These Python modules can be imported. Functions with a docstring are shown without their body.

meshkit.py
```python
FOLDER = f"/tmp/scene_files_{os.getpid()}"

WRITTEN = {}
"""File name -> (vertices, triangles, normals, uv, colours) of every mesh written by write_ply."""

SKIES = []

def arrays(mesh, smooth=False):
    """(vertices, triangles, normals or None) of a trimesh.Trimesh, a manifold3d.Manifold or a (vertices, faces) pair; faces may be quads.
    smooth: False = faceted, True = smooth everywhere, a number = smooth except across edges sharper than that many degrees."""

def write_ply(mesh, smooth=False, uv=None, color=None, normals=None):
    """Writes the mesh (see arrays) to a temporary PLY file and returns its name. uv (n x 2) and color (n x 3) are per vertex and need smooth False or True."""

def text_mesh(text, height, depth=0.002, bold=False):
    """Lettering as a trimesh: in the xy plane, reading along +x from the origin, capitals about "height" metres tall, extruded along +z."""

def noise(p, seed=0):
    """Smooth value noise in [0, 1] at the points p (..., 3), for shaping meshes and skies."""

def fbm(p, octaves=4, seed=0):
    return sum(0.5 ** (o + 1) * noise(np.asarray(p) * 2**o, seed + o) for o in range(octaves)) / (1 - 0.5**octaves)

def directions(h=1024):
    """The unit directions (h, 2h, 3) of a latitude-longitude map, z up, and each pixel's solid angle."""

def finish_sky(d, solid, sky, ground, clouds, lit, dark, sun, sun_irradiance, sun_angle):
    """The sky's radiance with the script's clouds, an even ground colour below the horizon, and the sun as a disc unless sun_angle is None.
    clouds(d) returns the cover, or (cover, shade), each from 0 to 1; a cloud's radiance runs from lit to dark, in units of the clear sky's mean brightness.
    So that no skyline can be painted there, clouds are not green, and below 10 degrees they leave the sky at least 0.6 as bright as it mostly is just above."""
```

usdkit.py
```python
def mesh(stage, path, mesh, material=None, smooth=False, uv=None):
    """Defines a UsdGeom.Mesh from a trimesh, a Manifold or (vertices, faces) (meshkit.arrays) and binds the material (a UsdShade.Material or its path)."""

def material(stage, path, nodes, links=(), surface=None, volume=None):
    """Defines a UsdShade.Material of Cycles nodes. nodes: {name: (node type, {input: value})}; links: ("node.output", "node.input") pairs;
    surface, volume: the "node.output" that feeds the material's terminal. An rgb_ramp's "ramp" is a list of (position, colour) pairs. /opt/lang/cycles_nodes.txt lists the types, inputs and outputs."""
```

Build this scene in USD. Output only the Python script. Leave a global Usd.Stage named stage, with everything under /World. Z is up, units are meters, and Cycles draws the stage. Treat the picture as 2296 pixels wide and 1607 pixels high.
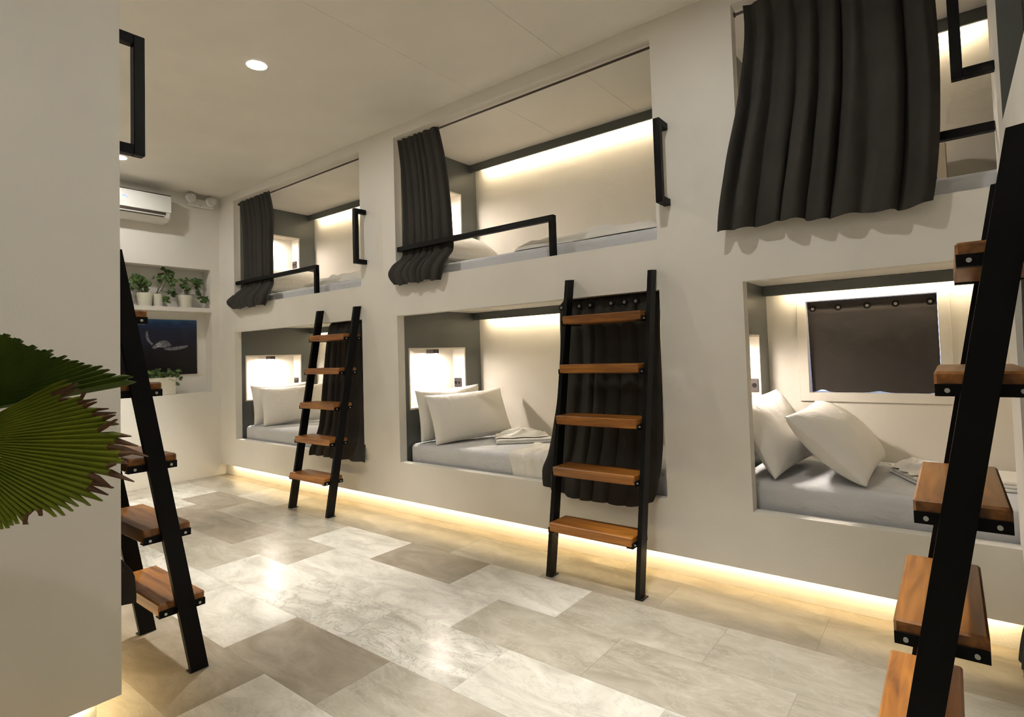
import math, random
import numpy as np
import trimesh
import manifold3d as m3
import usdkit, meshkit
from pxr import Usd, UsdGeom, UsdLux, UsdShade, Gf, Sdf

stage = Usd.Stage.CreateInMemory()
UsdGeom.SetStageUpAxis(stage, 'Z')
UsdGeom.Xform.Define(stage, '/World')
UsdGeom.Scope.Define(stage, '/World/Looks')

# ------------------------------------------------------------------ camera, sky, lights, exposure
EXPOSURE = 0.0
CAM = np.array([3.1694, -2.7092, 1.13])
YAW, PITCH, ROLL = math.radians(37.799), math.radians(2.155), math.radians(-1.723)
FPX, PPX, PPY = 1258.15, 1151.15, 747.40          # focal length and principal point, of a 2296 x 1607 picture
fw = np.array([-math.sin(YAW) * math.cos(PITCH), math.cos(YAW) * math.cos(PITCH), math.sin(PITCH)])
r0 = np.array([math.cos(YAW), math.sin(YAW), 0.0]); u0 = np.cross(r0, fw)
rt = math.cos(ROLL) * r0 + math.sin(ROLL) * u0
up = -math.sin(ROLL) * r0 + math.cos(ROLL) * u0
cam = UsdGeom.Camera.Define(stage, '/World/camera')
cam.CreateHorizontalApertureAttr(36.0)
cam.CreateFocalLengthAttr(36.0 * FPX / 2296)
cam.CreateHorizontalApertureOffsetAttr((1148 - PPX) / 2296 * 36.0)
cam.CreateVerticalApertureOffsetAttr((PPY - 803.5) / 2296 * 36.0)
cam.CreateClippingRangeAttr((0.05, 200.0))
cam.CreateExposureAttr(EXPOSURE)
cam.AddTransformOp().Set(Gf.Matrix4d(*rt, 0, *up, 0, *(-fw), 0, *CAM, 1))

dome = UsdLux.DomeLight.Define(stage, '/World/sky_light')       # daylight outside the one bunk window
dome.CreateIntensityAttr(1.0); dome.CreateColorAttr((0.55, 0.65, 1.0))

SPOT = 38.0         # downlight beams
STRIP = 58.0         # LED strips above the beds
SKIRT = 58.0         # LED strips at the foot of the walls
NICHE = 1150.0         # reading lamps in the headboard niches
LENS = 730.0         # glowing face of the downlights
WARM = (1.0, 0.82, 0.56)
DOWN = [(0.111, -1.09), (-2.096, -1.09), (2.318, -1.09), (2.318, -3.30)]

def spot(name, loc, power, color, angle, soft, radius=0.06):
    s = UsdLux.SphereLight.Define(stage, '/World/' + name)
    s.CreateRadiusAttr(radius); s.CreateIntensityAttr(power); s.CreateColorAttr(color)
    sh = UsdLux.ShapingAPI.Apply(s.GetPrim()); sh.CreateShapingConeAngleAttr(angle); sh.CreateShapingConeSoftnessAttr(soft)
    s.AddTranslateOp().Set(tuple(loc))

CEIL = 2.832
for i, (x, y) in enumerate(DOWN):
    spot('downlight_beam_%03d' % i, (x, y, CEIL - 0.03), SPOT * (100 if i < 3 else 45), (1.0, 0.965, 0.90), 27, 1.0)

# ------------------------------------------------------------------ materials
L = '/World/Looks/'
def mat(name, nodes, links=(), surface='p.BSDF'):
    return usdkit.material(stage, L + name, nodes, links, surface=surface)

def plain(name, col, rough=0.5, **kw):
    return mat(name, {'p': ('principled_bsdf', {'base_color': col, 'roughness': rough, **kw})})

def paint(name, col, var=0.03, scale=3.0, rough=0.6, bump=0.15, bscale=120.0):
    a = tuple(c * (1 - var) for c in col); b = tuple(min(1, c * (1 + var)) for c in col)
    return mat(name, {'g': ('geometry', {}), 'n': ('noise_texture', {'scale': scale, 'detail': 4.0}), 'r': ('rgb_ramp', {'ramp': [(0.3, a), (0.7, b)]}),
                      'n2': ('noise_texture', {'scale': bscale, 'detail': 3.0}), 'b': ('bump', {'strength': bump, 'distance': 0.004}), 'p': ('principled_bsdf', {'roughness': rough, 'specular_ior_level': 0.3})},
               [('g.position', 'n.vector'), ('n.fac', 'r.fac'), ('r.color', 'p.base_color'), ('g.position', 'n2.vector'), ('n2.fac', 'b.height'), ('b.normal', 'p.normal')])

def emit(name, col, strength):
    return mat(name, {'e': ('emission', {'color': col, 'strength': strength})}, surface='e.emission')

M = {}
M['wall'] = paint('white_paint', (0.75, 0.725, 0.665))
M['ceiling'] = paint('ceiling_paint', (0.83, 0.80, 0.735))
M['pod'] = paint('cream_paint', (0.80, 0.755, 0.67), var=0.02)
M['grey'] = paint('grey_paint', (0.098, 0.105, 0.098), var=0.05, rough=0.38)
M['niche'] = paint('niche_paint', (0.82, 0.77, 0.68))
M['groove'] = plain('joint_shadow', (0.35, 0.33, 0.28), 0.9)
M['black'] = plain('black_metal', (0.004, 0.004, 0.004), 0.45, specular_ior_level=0.12)
M['rod'] = plain('bronze_rod', (0.03, 0.018, 0.012), 0.4)
M['blackplastic'] = plain('black_plastic', (0.03, 0.025, 0.025), 0.35)
M['bolt'] = plain('zinc_bolt', (0.55, 0.57, 0.55), 0.35, metallic=0.7)
M['capgrey'] = plain('dull_metal_cap', (0.16, 0.14, 0.13), 0.4)
M['plastic'] = plain('white_plastic', (0.72, 0.72, 0.68), 0.3)
M['slot'] = plain('dark_slot', (0.06, 0.045, 0.035), 0.6)
M['pot'] = plain('cream_ceramic', (0.70, 0.68, 0.58), 0.4)
M['soil'] = plain('soil', (0.03, 0.02, 0.012), 0.9)
M['clear'] = plain('clear_lens', (0.9, 0.9, 0.88), 0.05, transmission_weight=0.9)
M['reflector'] = plain('lamp_reflector', (0.80, 0.80, 0.78), 0.25, metallic=0.4)
M['teal'] = plain('teal_plastic', (0.02, 0.16, 0.22), 0.3)
M['card'] = plain('cream_card', (0.62, 0.52, 0.38), 0.7)
M['strip'] = emit('led_strip_glow', WARM, STRIP)
M['skirt'] = emit('led_skirting_glow', (1.0, 0.76, 0.42), SKIRT)
M['lens'] = emit('downlight_glow', (1.0, 0.97, 0.92), LENS)
M['readinglamp'] = emit('reading_lamp_glow', (1.0, 0.88, 0.77), NICHE)
M['bluelight'] = emit('blue_display', (0.25, 0.35, 1.0), 2.2)

def cloth(name, col, var=0.1, wr=0.35, wscale=9.0, sheen=0.0, rough=0.85):
    a = tuple(c * (1 - var) for c in col); b = tuple(min(1, c * (1 + var)) for c in col)
    return mat(name, {'g': ('geometry', {}), 'n': ('noise_texture', {'scale': 5.0, 'detail': 5.0}), 'r': ('rgb_ramp', {'ramp': [(0.3, a), (0.7, b)]}),
                      'n2': ('noise_texture', {'scale': wscale, 'detail': 4.0, 'distortion': 1.2}), 'b': ('bump', {'strength': wr, 'distance': 0.02}),
                      'p': ('principled_bsdf', {'roughness': rough, 'specular_ior_level': 0.04, 'sheen_weight': sheen, 'sheen_roughness': 0.6})},
               [('g.position', 'n.vector'), ('n.fac', 'r.fac'), ('r.color', 'p.base_color'), ('g.position', 'n2.vector'), ('n2.fac', 'b.height'), ('b.normal', 'p.normal')])
M['curtain'] = cloth('charcoal_cloth', (0.040, 0.037, 0.0335), wr=0.12, wscale=14, sheen=0.02)
M['shade'] = cloth('grey_charcoal_cloth', (0.047, 0.042, 0.039), wr=0.25, wscale=7, sheen=0.03)
M['sheet'] = cloth('grey_white_sheet', (0.60, 0.61, 0.63), var=0.03, wr=0.5, wscale=7)
M['linen'] = cloth('white_linen', (0.78, 0.755, 0.70), var=0.02, wr=0.35, wscale=8)

def wood():
    return mat('stained_wood', {'t': ('texture_coordinate', {}), 'o': ('object_info', {}), 'c': ('combine_xyz', {}), 'ml': ('math', {'math_type': 'multiply', 'value2': 37.0}), 'a': ('vector_math', {'math_type': 'add'}),
        'm': ('mapping', {'scale': (2.2, 26.0, 26.0)}), 'n': ('noise_texture', {'scale': 1.6, 'detail': 7.0, 'distortion': 0.6}),
        'r': ('rgb_ramp', {'ramp': [(0.25, (0.11, 0.034, 0.005)), (0.5, (0.27, 0.098, 0.012)), (0.75, (0.41, 0.165, 0.024))]}),
        'h': ('hsv', {'saturation': 1.0}), 'mr': ('map_range', {'from_min': 0.0, 'from_max': 1.0, 'to_min': 0.75, 'to_max': 1.15}),
        'b': ('bump', {'strength': 0.08, 'distance': 0.003}), 'p': ('principled_bsdf', {'roughness': 0.42, 'coat_weight': 0.15, 'coat_roughness': 0.3})},
        [('o.random', 'ml.value1'), ('ml.value', 'c.x'), ('ml.value', 'c.y'), ('t.object', 'a.vector1'), ('c.vector', 'a.vector2'), ('a.vector', 'm.vector'), ('m.vector', 'n.vector'), ('n.fac', 'r.fac'),
         ('o.random', 'mr.value'), ('mr.result', 'h.value'), ('r.color', 'h.color'), ('h.color', 'p.base_color'), ('n.fac', 'b.height'), ('b.normal', 'p.normal')])
M['wood'] = wood()

def stone(name, dark, mid, light, vein, veins):
    return mat(name, {'g': ('geometry', {}), 'o': ('object_info', {}), 'ml': ('math', {'math_type': 'multiply', 'value2': 53.0}), 'c': ('combine_xyz', {}), 'a': ('vector_math', {'math_type': 'add'}),
        'm': ('mapping', {'rotation': (0, 0, 0.6), 'scale': (1.0, 2.2, 1.0)}),
        'n': ('noise_texture', {'scale': 2.6, 'detail': 9.0, 'roughness': 0.6, 'distortion': 1.4}), 'r': ('rgb_ramp', {'ramp': [(0.3, dark), (0.5, mid), (0.7, light)]}),
        'v': ('noise_texture', {'scale': 3.4, 'detail': 8.0, 'roughness': 0.65, 'distortion': 2.4}),
        'vr': ('rgb_ramp', {'ramp': [(0.475, (0, 0, 0)), (0.497, (veins,) * 3), (0.503, (veins,) * 3), (0.525, (0, 0, 0))]}),
        'x': ('mix', {'mix_type': 'mix', 'color2': vein}), 'p': ('principled_bsdf', {'roughness': 0.24, 'specular_ior_level': 0.09})},
        [('o.random', 'ml.value1'), ('ml.value', 'c.x'), ('ml.value', 'c.z'), ('g.position', 'a.vector1'), ('c.vector', 'a.vector2'), ('a.vector', 'm.vector'), ('m.vector', 'n.vector'), ('n.fac', 'r.fac'),
         ('m.vector', 'v.vector'), ('v.fac', 'vr.fac'), ('vr.color', 'x.fac'), ('r.color', 'x.color1'), ('x.color', 'p.base_color')])
M['tile_light'] = stone('marble_light', (0.316, 0.297, 0.254), (0.424, 0.402, 0.349), (0.512, 0.489, 0.437), (0.260, 0.237, 0.197), 0.30)
M['tile_vein'] = stone('marble_veined', (0.267, 0.252, 0.211), (0.388, 0.371, 0.319), (0.526, 0.503, 0.450), (0.180, 0.161, 0.132), 0.55)
M['tile_beige'] = stone('marble_beige', (0.212, 0.189, 0.146), (0.275, 0.250, 0.200), (0.338, 0.310, 0.258), (0.388, 0.358, 0.303), 0.35)
M['tile_taupe'] = stone('marble_taupe', (0.169, 0.143, 0.106), (0.219, 0.189, 0.143), (0.270, 0.237, 0.186), (0.157, 0.128, 0.094), 0.25)
M['grout'] = plain('grout', (0.40, 0.37, 0.32), 0.9)

def leafmat(name, a, b, rough=0.45):
    return mat(name, {'g': ('geometry', {}), 'n': ('noise_texture', {'scale': 9.0, 'detail': 4.0}), 'r': ('rgb_ramp', {'ramp': [(0.3, a), (0.7, b)]}),
        'p': ('principled_bsdf', {'roughness': rough}), 't': ('translucent_bsdf', {}), 'x': ('mix_closure', {'fac': 0.3})},
        [('g.position', 'n.vector'), ('n.fac', 'r.fac'), ('r.color', 'p.base_color'), ('r.color', 't.color'), ('p.BSDF', 'x.closure1'), ('t.BSDF', 'x.closure2')], surface='x.closure')
M['palm'] = leafmat('palm_green', (0.14, 0.19, 0.014), (0.27, 0.31, 0.024))
M['palmdark'] = leafmat('palm_dark_green', (0.065, 0.115, 0.012), (0.115, 0.17, 0.018))
M['dry'] = leafmat('dry_brown', (0.10, 0.042, 0.02), (0.22, 0.115, 0.055), 0.7)
M['ivy'] = leafmat('ivy_green', (0.035, 0.085, 0.02), (0.12, 0.20, 0.05))
M['stem'] = plain('plant_stem', (0.07, 0.10, 0.03), 0.6)
M['print'] = mat('ocean_print', {'g': ('geometry', {}), 's': ('separate_xyz', {}), 'n': ('noise_texture', {'scale': 9.0, 'detail': 4.0}), 'mm': ('math', {'math_type': 'multiply_add', 'value2': 0.09, 'value3': -0.045}),
        'ad': ('math', {'math_type': 'add'}), 'mr': ('map_range', {'from_min': 1.03, 'from_max': 1.575}), 'r': ('rgb_ramp', {'ramp': [(0.0, (0.0015, 0.0015, 0.002)), (0.45, (0.0015, 0.0018, 0.006)), (0.8, (0.003, 0.009, 0.04)), (0.93, (0.006, 0.028, 0.11)), (1.0, (0.02, 0.085, 0.2))]}),
        'p': ('principled_bsdf', {'roughness': 0.3})},
        [('g.position', 's.vector'), ('g.position', 'n.vector'), ('n.fac', 'mm.value1'), ('s.z', 'ad.value1'), ('mm.value', 'ad.value2'), ('ad.value', 'mr.value'), ('mr.result', 'r.fac'), ('r.color', 'p.base_color')])
M['turtle'] = paint('turtle_print', (0.13, 0.13, 0.15), var=0.5, scale=60, rough=0.4, bump=0)
M['turtle2'] = paint('turtle_print_light', (0.30, 0.30, 0.33), var=0.4, scale=60, rough=0.4, bump=0)
M['pane'] = mat('window_glass', {'f': ('fresnel', {'IOR': 1.45}), 't': ('transparent_bsdf', {'color': (0.95, 0.97, 1.0)}), 'gl': ('glossy_bsdf', {'roughness': 0.02}), 'x': ('mix_closure', {})},
        [('f.fac', 'x.fac'), ('t.BSDF', 'x.closure1'), ('gl.BSDF', 'x.closure2')], surface='x.closure')

# ------------------------------------------------------------------ helpers
used = {}
def numbered(path):
    n = used.get(path, 0); used[path] = n + 1
    return path if n == 0 else '%s_%03d' % (path, n)

def vf(m):
    if hasattr(m, 'to_mesh'):
        q = m.to_mesh(); return np.array(q.vert_properties[:, :3], float), np.array(q.tri_verts, int)
    if isinstance(m, tuple):
        v, f = np.asarray(m[0], float), np.asarray(m[1], int)
        if f.shape[1] == 4: f = np.vstack([f[:, [0, 1, 2]], f[:, [0, 2, 3]]])
        return v, f
    return np.array(m.vertices, float), np.array(m.faces, int)

def join(*ms):
    V, F, n = [], [], 0
    for m in ms:
        v, f = vf(m); V.append(v); F.append(f + n); n += len(v)
    return np.vstack(V), np.vstack(F)

def box(x0, x1, y0, y1, z0, z1):
    m = trimesh.creation.box((x1 - x0, y1 - y0, z1 - z0)); m.apply_translation(((x0 + x1) / 2, (y0 + y1) / 2, (z0 + z1) / 2)); return vf(m)

def hull(p):
    return vf(trimesh.convex.convex_hull(np.asarray(p, float)))

def cbox(x0, x1, y0, y1, z0, z1, c=0.004):
    p = []
    for x, sx in ((x0, 1), (x1, -1)):
        for y, sy in ((y0, 1), (y1, -1)):
            for z, sz in ((z0, 1), (z1, -1)):
                p += [(x + sx * c, y + sy * c, z), (x + sx * c, y, z + sz * c), (x, y + sy * c, z + sz * c)]
    return hull(p)

def rbox(x0, x1, y0, y1, z0, z1, r, seg=5):
    s = trimesh.creation.icosphere(2, r).vertices
    return hull(np.vstack([s + (x, y, z) for x in (x0 + r, x1 - r) for y in (y0 + r, y1 - r) for z in (z0 + r, z1 - r)]))

def cyl(a, b, r, n=20, r2=None):
    a, b = np.asarray(a, float), np.asarray(b, float); t = (b - a) / np.linalg.norm(b - a)
    e = np.cross(t, (0, 0, 1) if abs(t[2]) < 0.9 else (1, 0, 0)); e /= np.linalg.norm(e); g = np.cross(t, e)
    an = np.arange(n) * 2 * np.pi / n; c = np.cos(an)[:, None] * e + np.sin(an)[:, None] * g
    r2 = r if r2 is None else r2
    v = np.vstack([a + r * c, b + r2 * c, a[None], b[None]]); i = np.arange(n); j = (i + 1) % n
    f = np.vstack([np.stack([i, j, n + j], 1), np.stack([i, n + j, n + i], 1), np.stack([j, i, np.full(n, 2 * n)], 1), np.stack([n + i, n + j, np.full(n, 2 * n + 1)], 1)])
    return v, f

def tubepath(p, rad, n=6):
    p = np.asarray(p, float); t = np.gradient(p, axis=0); t /= np.linalg.norm(t, axis=1, keepdims=True) + 1e-9
    a = np.cross(t, (0.31, 0.2, 0.93)); a /= np.linalg.norm(a, axis=1, keepdims=True) + 1e-9; b = np.cross(t, a)
    an = np.arange(n) * 2 * np.pi / n; rad = np.broadcast_to(rad, (len(p),))
    v = (p[:, None] + rad[:, None, None] * (np.cos(an)[None, :, None] * a[:, None] + np.sin(an)[None, :, None] * b[:, None])).reshape(-1, 3)
    f = []
    for i in range(len(p) - 1):
        for k in range(n):
            f.append((i * n + k, i * n + (k + 1) % n, (i + 1) * n + (k + 1) % n, (i + 1) * n + k))
    v2, f2 = vf((v, np.array(f)))
    c0, c1 = len(v2), len(v2) + 1
    v2 = np.vstack([v2, p[0], p[-1]]); L0 = (len(p) - 1) * n
    caps = [(c0, (k + 1) % n, k) for k in range(n)] + [(c1, L0 + k, L0 + (k + 1) % n) for k in range(n)]
    return v2, np.vstack([f2, np.array(caps)])

def lathe(prof, cx=0, cy=0, n=28):
    prof = np.asarray(prof, float); an = np.arange(n) * 2 * np.pi / n
    v = np.stack([cx + prof[:, None, 0] * np.cos(an), cy + prof[:, None, 0] * np.sin(an), np.broadcast_to(prof[:, None, 1], (len(prof), n))], -1).reshape(-1, 3)
    f = []
    for i in range(len(prof) - 1):
        for k in range(n): f.append((i * n + k, i * n + (k + 1) % n, (i + 1) * n + (k + 1) % n, (i + 1) * n + k))
    return vf((v, np.array(f)))

def sheet(P, th=0.003):
    """Closed thin solid from a grid of points P (nu, nv, 3)."""
    nu, nv = P.shape[:2]
    n = np.cross(np.gradient(P, axis=0), np.gradient(P, axis=1)); n /= np.linalg.norm(n, axis=2, keepdims=True) + 1e-12
    v = np.vstack([(P + n * th / 2).reshape(-1, 3), (P - n * th / 2).reshape(-1, 3)]); N = nu * nv
    I = np.arange(N).reshape(nu, nv); a, b, c, d = I[:-1, :-1].ravel(), I[1:, :-1].ravel(), I[1:, 1:].ravel(), I[:-1, 1:].ravel()
    f = [np.stack([a, b, c, d], 1), np.stack([a, d, c, b], 1) + N]
    rim = np.concatenate([I[:, 0], I[-1, 1:], I[-2::-1, -1], I[0, -2:0:-1]])
    r2 = np.roll(rim, -1); f.append(np.stack([r2, rim, rim + N, r2 + N], 1))
    return vf((v, np.vstack(f)))

def manifold(v, f):
    return m3.Manifold(m3.Mesh(np.asarray(v, np.float32), np.asarray(f, np.uint32)))

def cut(b, *holes):
    m = manifold(*b)
    for h in holes: m = m - manifold(*h)
    return vf(m)

def props(p, label=None, cat=None, group=None, kind=None):
    for k, v in (('label', label), ('category', cat), ('group', group), ('kind', kind)):
        if v: p.SetCustomDataByKey(k, v)
    return p

class Thing:
    def __init__(self, name, label=None, cat=None, loc=(0, 0, 0), rot=0, group=None, kind=None, local=False):
        self.path = numbered('/World/' + name); self.loc = np.asarray(loc, float); self.local = local or rot != 0
        x = UsdGeom.Xform.Define(stage, self.path); x.AddTranslateOp().Set(tuple(map(float, loc)))
        if rot: x.AddRotateZOp().Set(rot)
        self.prim = props(x.GetPrim(), label, cat, group, kind)
    def part(self, name, mesh, material, parent=None, smooth=False, label=None, kind=None):
        v, f = vf(mesh)
        if not self.local: v = v - self.loc
        p = numbered((parent or self.path) + '/' + name)
        usdkit.mesh(stage, p, (v, f), M[material], smooth=smooth)
        props(stage.GetPrimAtPath(p), label, kind=kind)
        return p

def single(name, mesh, material, label=None, cat=None, loc=None, group=None, kind=None, smooth=False):
    """A thing that is one mesh, its origin at its base."""
    v, f = vf(mesh)
    if loc is None: loc = (v.min(0) + v.max(0)) / 2; loc[2] = v[:, 2].min()
    p = numbered('/World/' + name)
    g = usdkit.mesh(stage, p, (v - loc, f), M[material], smooth=smooth)
    UsdGeom.Xformable(g).AddTranslateOp().Set(tuple(map(float, loc)))
    props(g.GetPrim(), label, cat, group, kind)
    return p

def copy(src, label, matrix=None, loc=None, rot=0, group=None):
    q = stage.GetPrimAtPath(src.path if isinstance(src, Thing) else src); was = q.GetCustomData()
    base = q.GetName().rstrip('0123456789').rstrip('_') if q.GetName()[-3:].isdigit() else q.GetName()
    x = UsdGeom.Xform.Define(stage, numbered('/World/' + base))
    x.GetPrim().GetReferences().AddInternalReference(q.GetPath())
    x.ClearXformOpOrder()
    if matrix is not None: x.AddTransformOp(opSuffix='place').Set(matrix)
    else:
        x.AddTranslateOp(opSuffix='place').Set(tuple(map(float, loc)))
        if rot: x.AddRotateZOp(opSuffix='place').Set(rot)
    x.GetPrim().SetInstanceable(True)
    props(x.GetPrim(), label, was['category'], group or was.get('group'))
    return x.GetPrim()

def frame(center, xdir, ydir):
    X = np.asarray(xdir, float); X /= np.linalg.norm(X); Y = np.asarray(ydir, float); Y = Y - X * (X @ Y); Y /= np.linalg.norm(Y); Z = np.cross(X, Y)
    return Gf.Matrix4d(*map(float, X), 0, *map(float, Y), 0, *map(float, Z), 0, *map(float, center), 1)

# ------------------------------------------------------------------ the room
T = 0.065                       # thickness of the bunk wall's face
XE, XR = -2.755, 3.341          # far wall and right-hand wall
A = [(-2.4406, -0.4109), (0.0, 2.0156), (2.4246, 3.341)]      # openings along the bunk wall
LZ, UZ = (0.378, 1.438), (1.696, 2.754)                     # lower and upper openings
LIP = 0.11
BX, BY = 1.125, -2.078            # corner of the bunk block on the left
YN = -4.4

floor = Thing('floor', kind='structure')
floor.part('grout_bed', box(XE - .2, XR + .1, YN, 0.07, -0.08, -0.004), 'grout')
rng = random.Random(4)
pitch, length = 0.318, 0.63
tone = {}
for (r, k), t in {(1, 1): 'tile_light', (1, 2): 'tile_taupe', (1, 3): 'tile_light', (1, 4): 'tile_beige', (1, 0): 'tile_beige', (1, 5): 'tile_beige',
                  (0, 2): 'tile_beige', (0, 3): 'tile_taupe', (0, 1): 'tile_taupe', (0, 0): 'tile_taupe', (0, -1): 'tile_taupe', (0, 4): 'tile_taupe', (0, 5): 'tile_taupe',
                  (2, 1): 'tile_light', (2, 2): 'tile_light', (2, 3): 'tile_beige', (2, 4): 'tile_beige', (2, 5): 'tile_beige', (2, 0): 'tile_beige',
                  (3, 1): 'tile_light', (3, 2): 'tile_vein', (3, 3): 'tile_vein', (3, 4): 'tile_light', (3, 0): 'tile_beige', (3, 5): 'tile_vein',
                  (4, 1): 'tile_light', (4, 2): 'tile_taupe', (4, 3): 'tile_beige', (4, 4): 'tile_vein', (4, 0): 'tile_light', (4, 5): 'tile_light',
                  (5, 2): 'tile_taupe', (5, 3): 'tile_light', (5, 4): 'tile_light', (5, 1): 'tile_taupe',
                  (6, 3): 'tile_light', (6, 4): 'tile_beige'}.items(): tone[r, k] = t
for r in range(-1, 14):
    y1 = -0.05 - pitch * r; y0 = y1 - pitch
    y1 = min(y1, 0.055)
    xo = 0.52 if r % 2 else 0.835
    for k in range(-6, 7):
        x1 = xo + length * (k - 1); x0 = x1 - length
        x0, x1 = max(x0, XE + .002), min(x1, XR - .002)
        if x1 - x0 < 0.02: continue
        g = 0.0002; dz = rng.uniform(-.00015, .00015)
        t = 'tile_taupe' if r < 0 else tone.get((r, k)) or rng.choice(['tile_light', 'tile_beige', 'tile_beige', 'tile_taupe', 'tile_vein'])
        floor.part('tile', cbox(x0 + g, x1 - g, y0 + g, y1 - g, -0.012, dz, 0.0003), t)

ceil = Thing('ceiling', kind='structure')
for x0, x1 in ((XE - .3, 0.822), (0.822, 1.492), (1.492, XR + .1)):
    ceil.part('panel', cbox(x0 + .0004, x1 - .0004, YN, 0.0, CEIL, CEIL + .02, .0006), 'ceiling')

wf = Thing('wall_front', kind='structure')
holes = [box(a, b, -1, 1, z0, z1) for a, b in A for z0, z1 in (LZ, UZ)]
wf.part('face', cut(box(XE - .3, XR, 0, T, LIP, CEIL), box(-9, 9, .008, 1, 0, LIP + .03), *holes), 'wall')
wf.part('filler', box(XR, 3.5, .001, T, LIP, CEIL), 'wall')
single('baseboard_front', box(XE, XR, 0.05, T, 0.0, LIP + .029), 'wall', kind='structure')

wall_far = Thing('wall_far', kind='structure')
wall_far.part('face', cut(box(XE - .3, XE, -2.4, 0.0, 0, CEIL), box(XE - .17, XE + .1, -0.885, -0.092, 1.693, 2.084), box(XE - .15, XE + .1, -1.06, -0.080, 0.845, 1.651)), 'wall')

wl = Thing('wall_left', kind='structure')
wl.part('face', cut(box(XE, BX, BY - T, BY, LIP + .02, CEIL), box(-0.95, 1.0, -3, -1, *LZ)), 'wall')
wl.part('end_face', box(BX - T, BX, YN, BY - T, LIP + .02, CEIL), 'wall')
single('baseboard_left', join(box(XE, BX - .05, BY - T, BY - .05, 0, LIP + .019), box(BX - T, BX - .05, YN, BY - T, 0, LIP + .019)), 'wall', kind='structure')

wr = Thing('wall_right', kind='structure')
wr.part('face', cut(box(XR, XR + T, YN, 0, 0.0, CEIL), box(3, 4, -2.28, -0.27, *LZ), box(3, 4, -2.28, -0.27, 1.85, UZ[1])), 'wall')
single('wall_rear', box(BX - T, XR + .1, YN - .1, YN, 0, CEIL), 'wall', kind='structure')

# the building's outer shell, which keeps daylight out of all but the window
wo = Thing('wall_outer', kind='structure')
wo.part('rear_slab', cut(box(-3.4, 4.5, 1.062, 1.16, -0.2, 2.95), box(2.5, 3.15, 0, 2, 0.84, 1.405)), 'wall')
wo.part('roof_slab', box(-3.4, 4.5, -4.6, 1.06, 2.87, 2.95), 'wall')
wo.part('base_slab', box(-3.4, 4.5, -4.6, 1.06, -0.2, -0.1), 'wall')
wo.part('side_slab', box(-3.4, -3.3, -4.6, 1.06, -0.099, 2.869), 'wall')
wo.part('side_slab', box(4.4, 4.5, -4.6, 1.06, -0.099, 2.869), 'wall')
wo.part('side_slab', box(-3.3, 4.4, -4.6, -4.51, -0.099, 2.869), 'wall')

# LED strips under the lips of the walls: lamps of their own
def strip_light(label, mesh): single('led_strip', mesh, 'skirt', label, 'light strip', group=None)
strip_light('warm LED strip glowing under the foot of the long bunk wall', box(XE + .18, XR - .02, 0.012, 0.018, LIP + .010, LIP + .017))
wall_far.part('corner_block', box(XE - .3, XE, 0.0, T, 0, LIP + .03), 'wall')
strip_light('warm LED strip under the end wall beside the palm leaves', box(BX - .040, BX - .030, YN + .1, BY - .08, LIP + .010, LIP + .018))
strip_light('warm LED strip under the bunk wall behind the left ladder', box(XE + .1, BX - .08, BY - .040, BY - .030, LIP + .010, LIP + .018))

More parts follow.
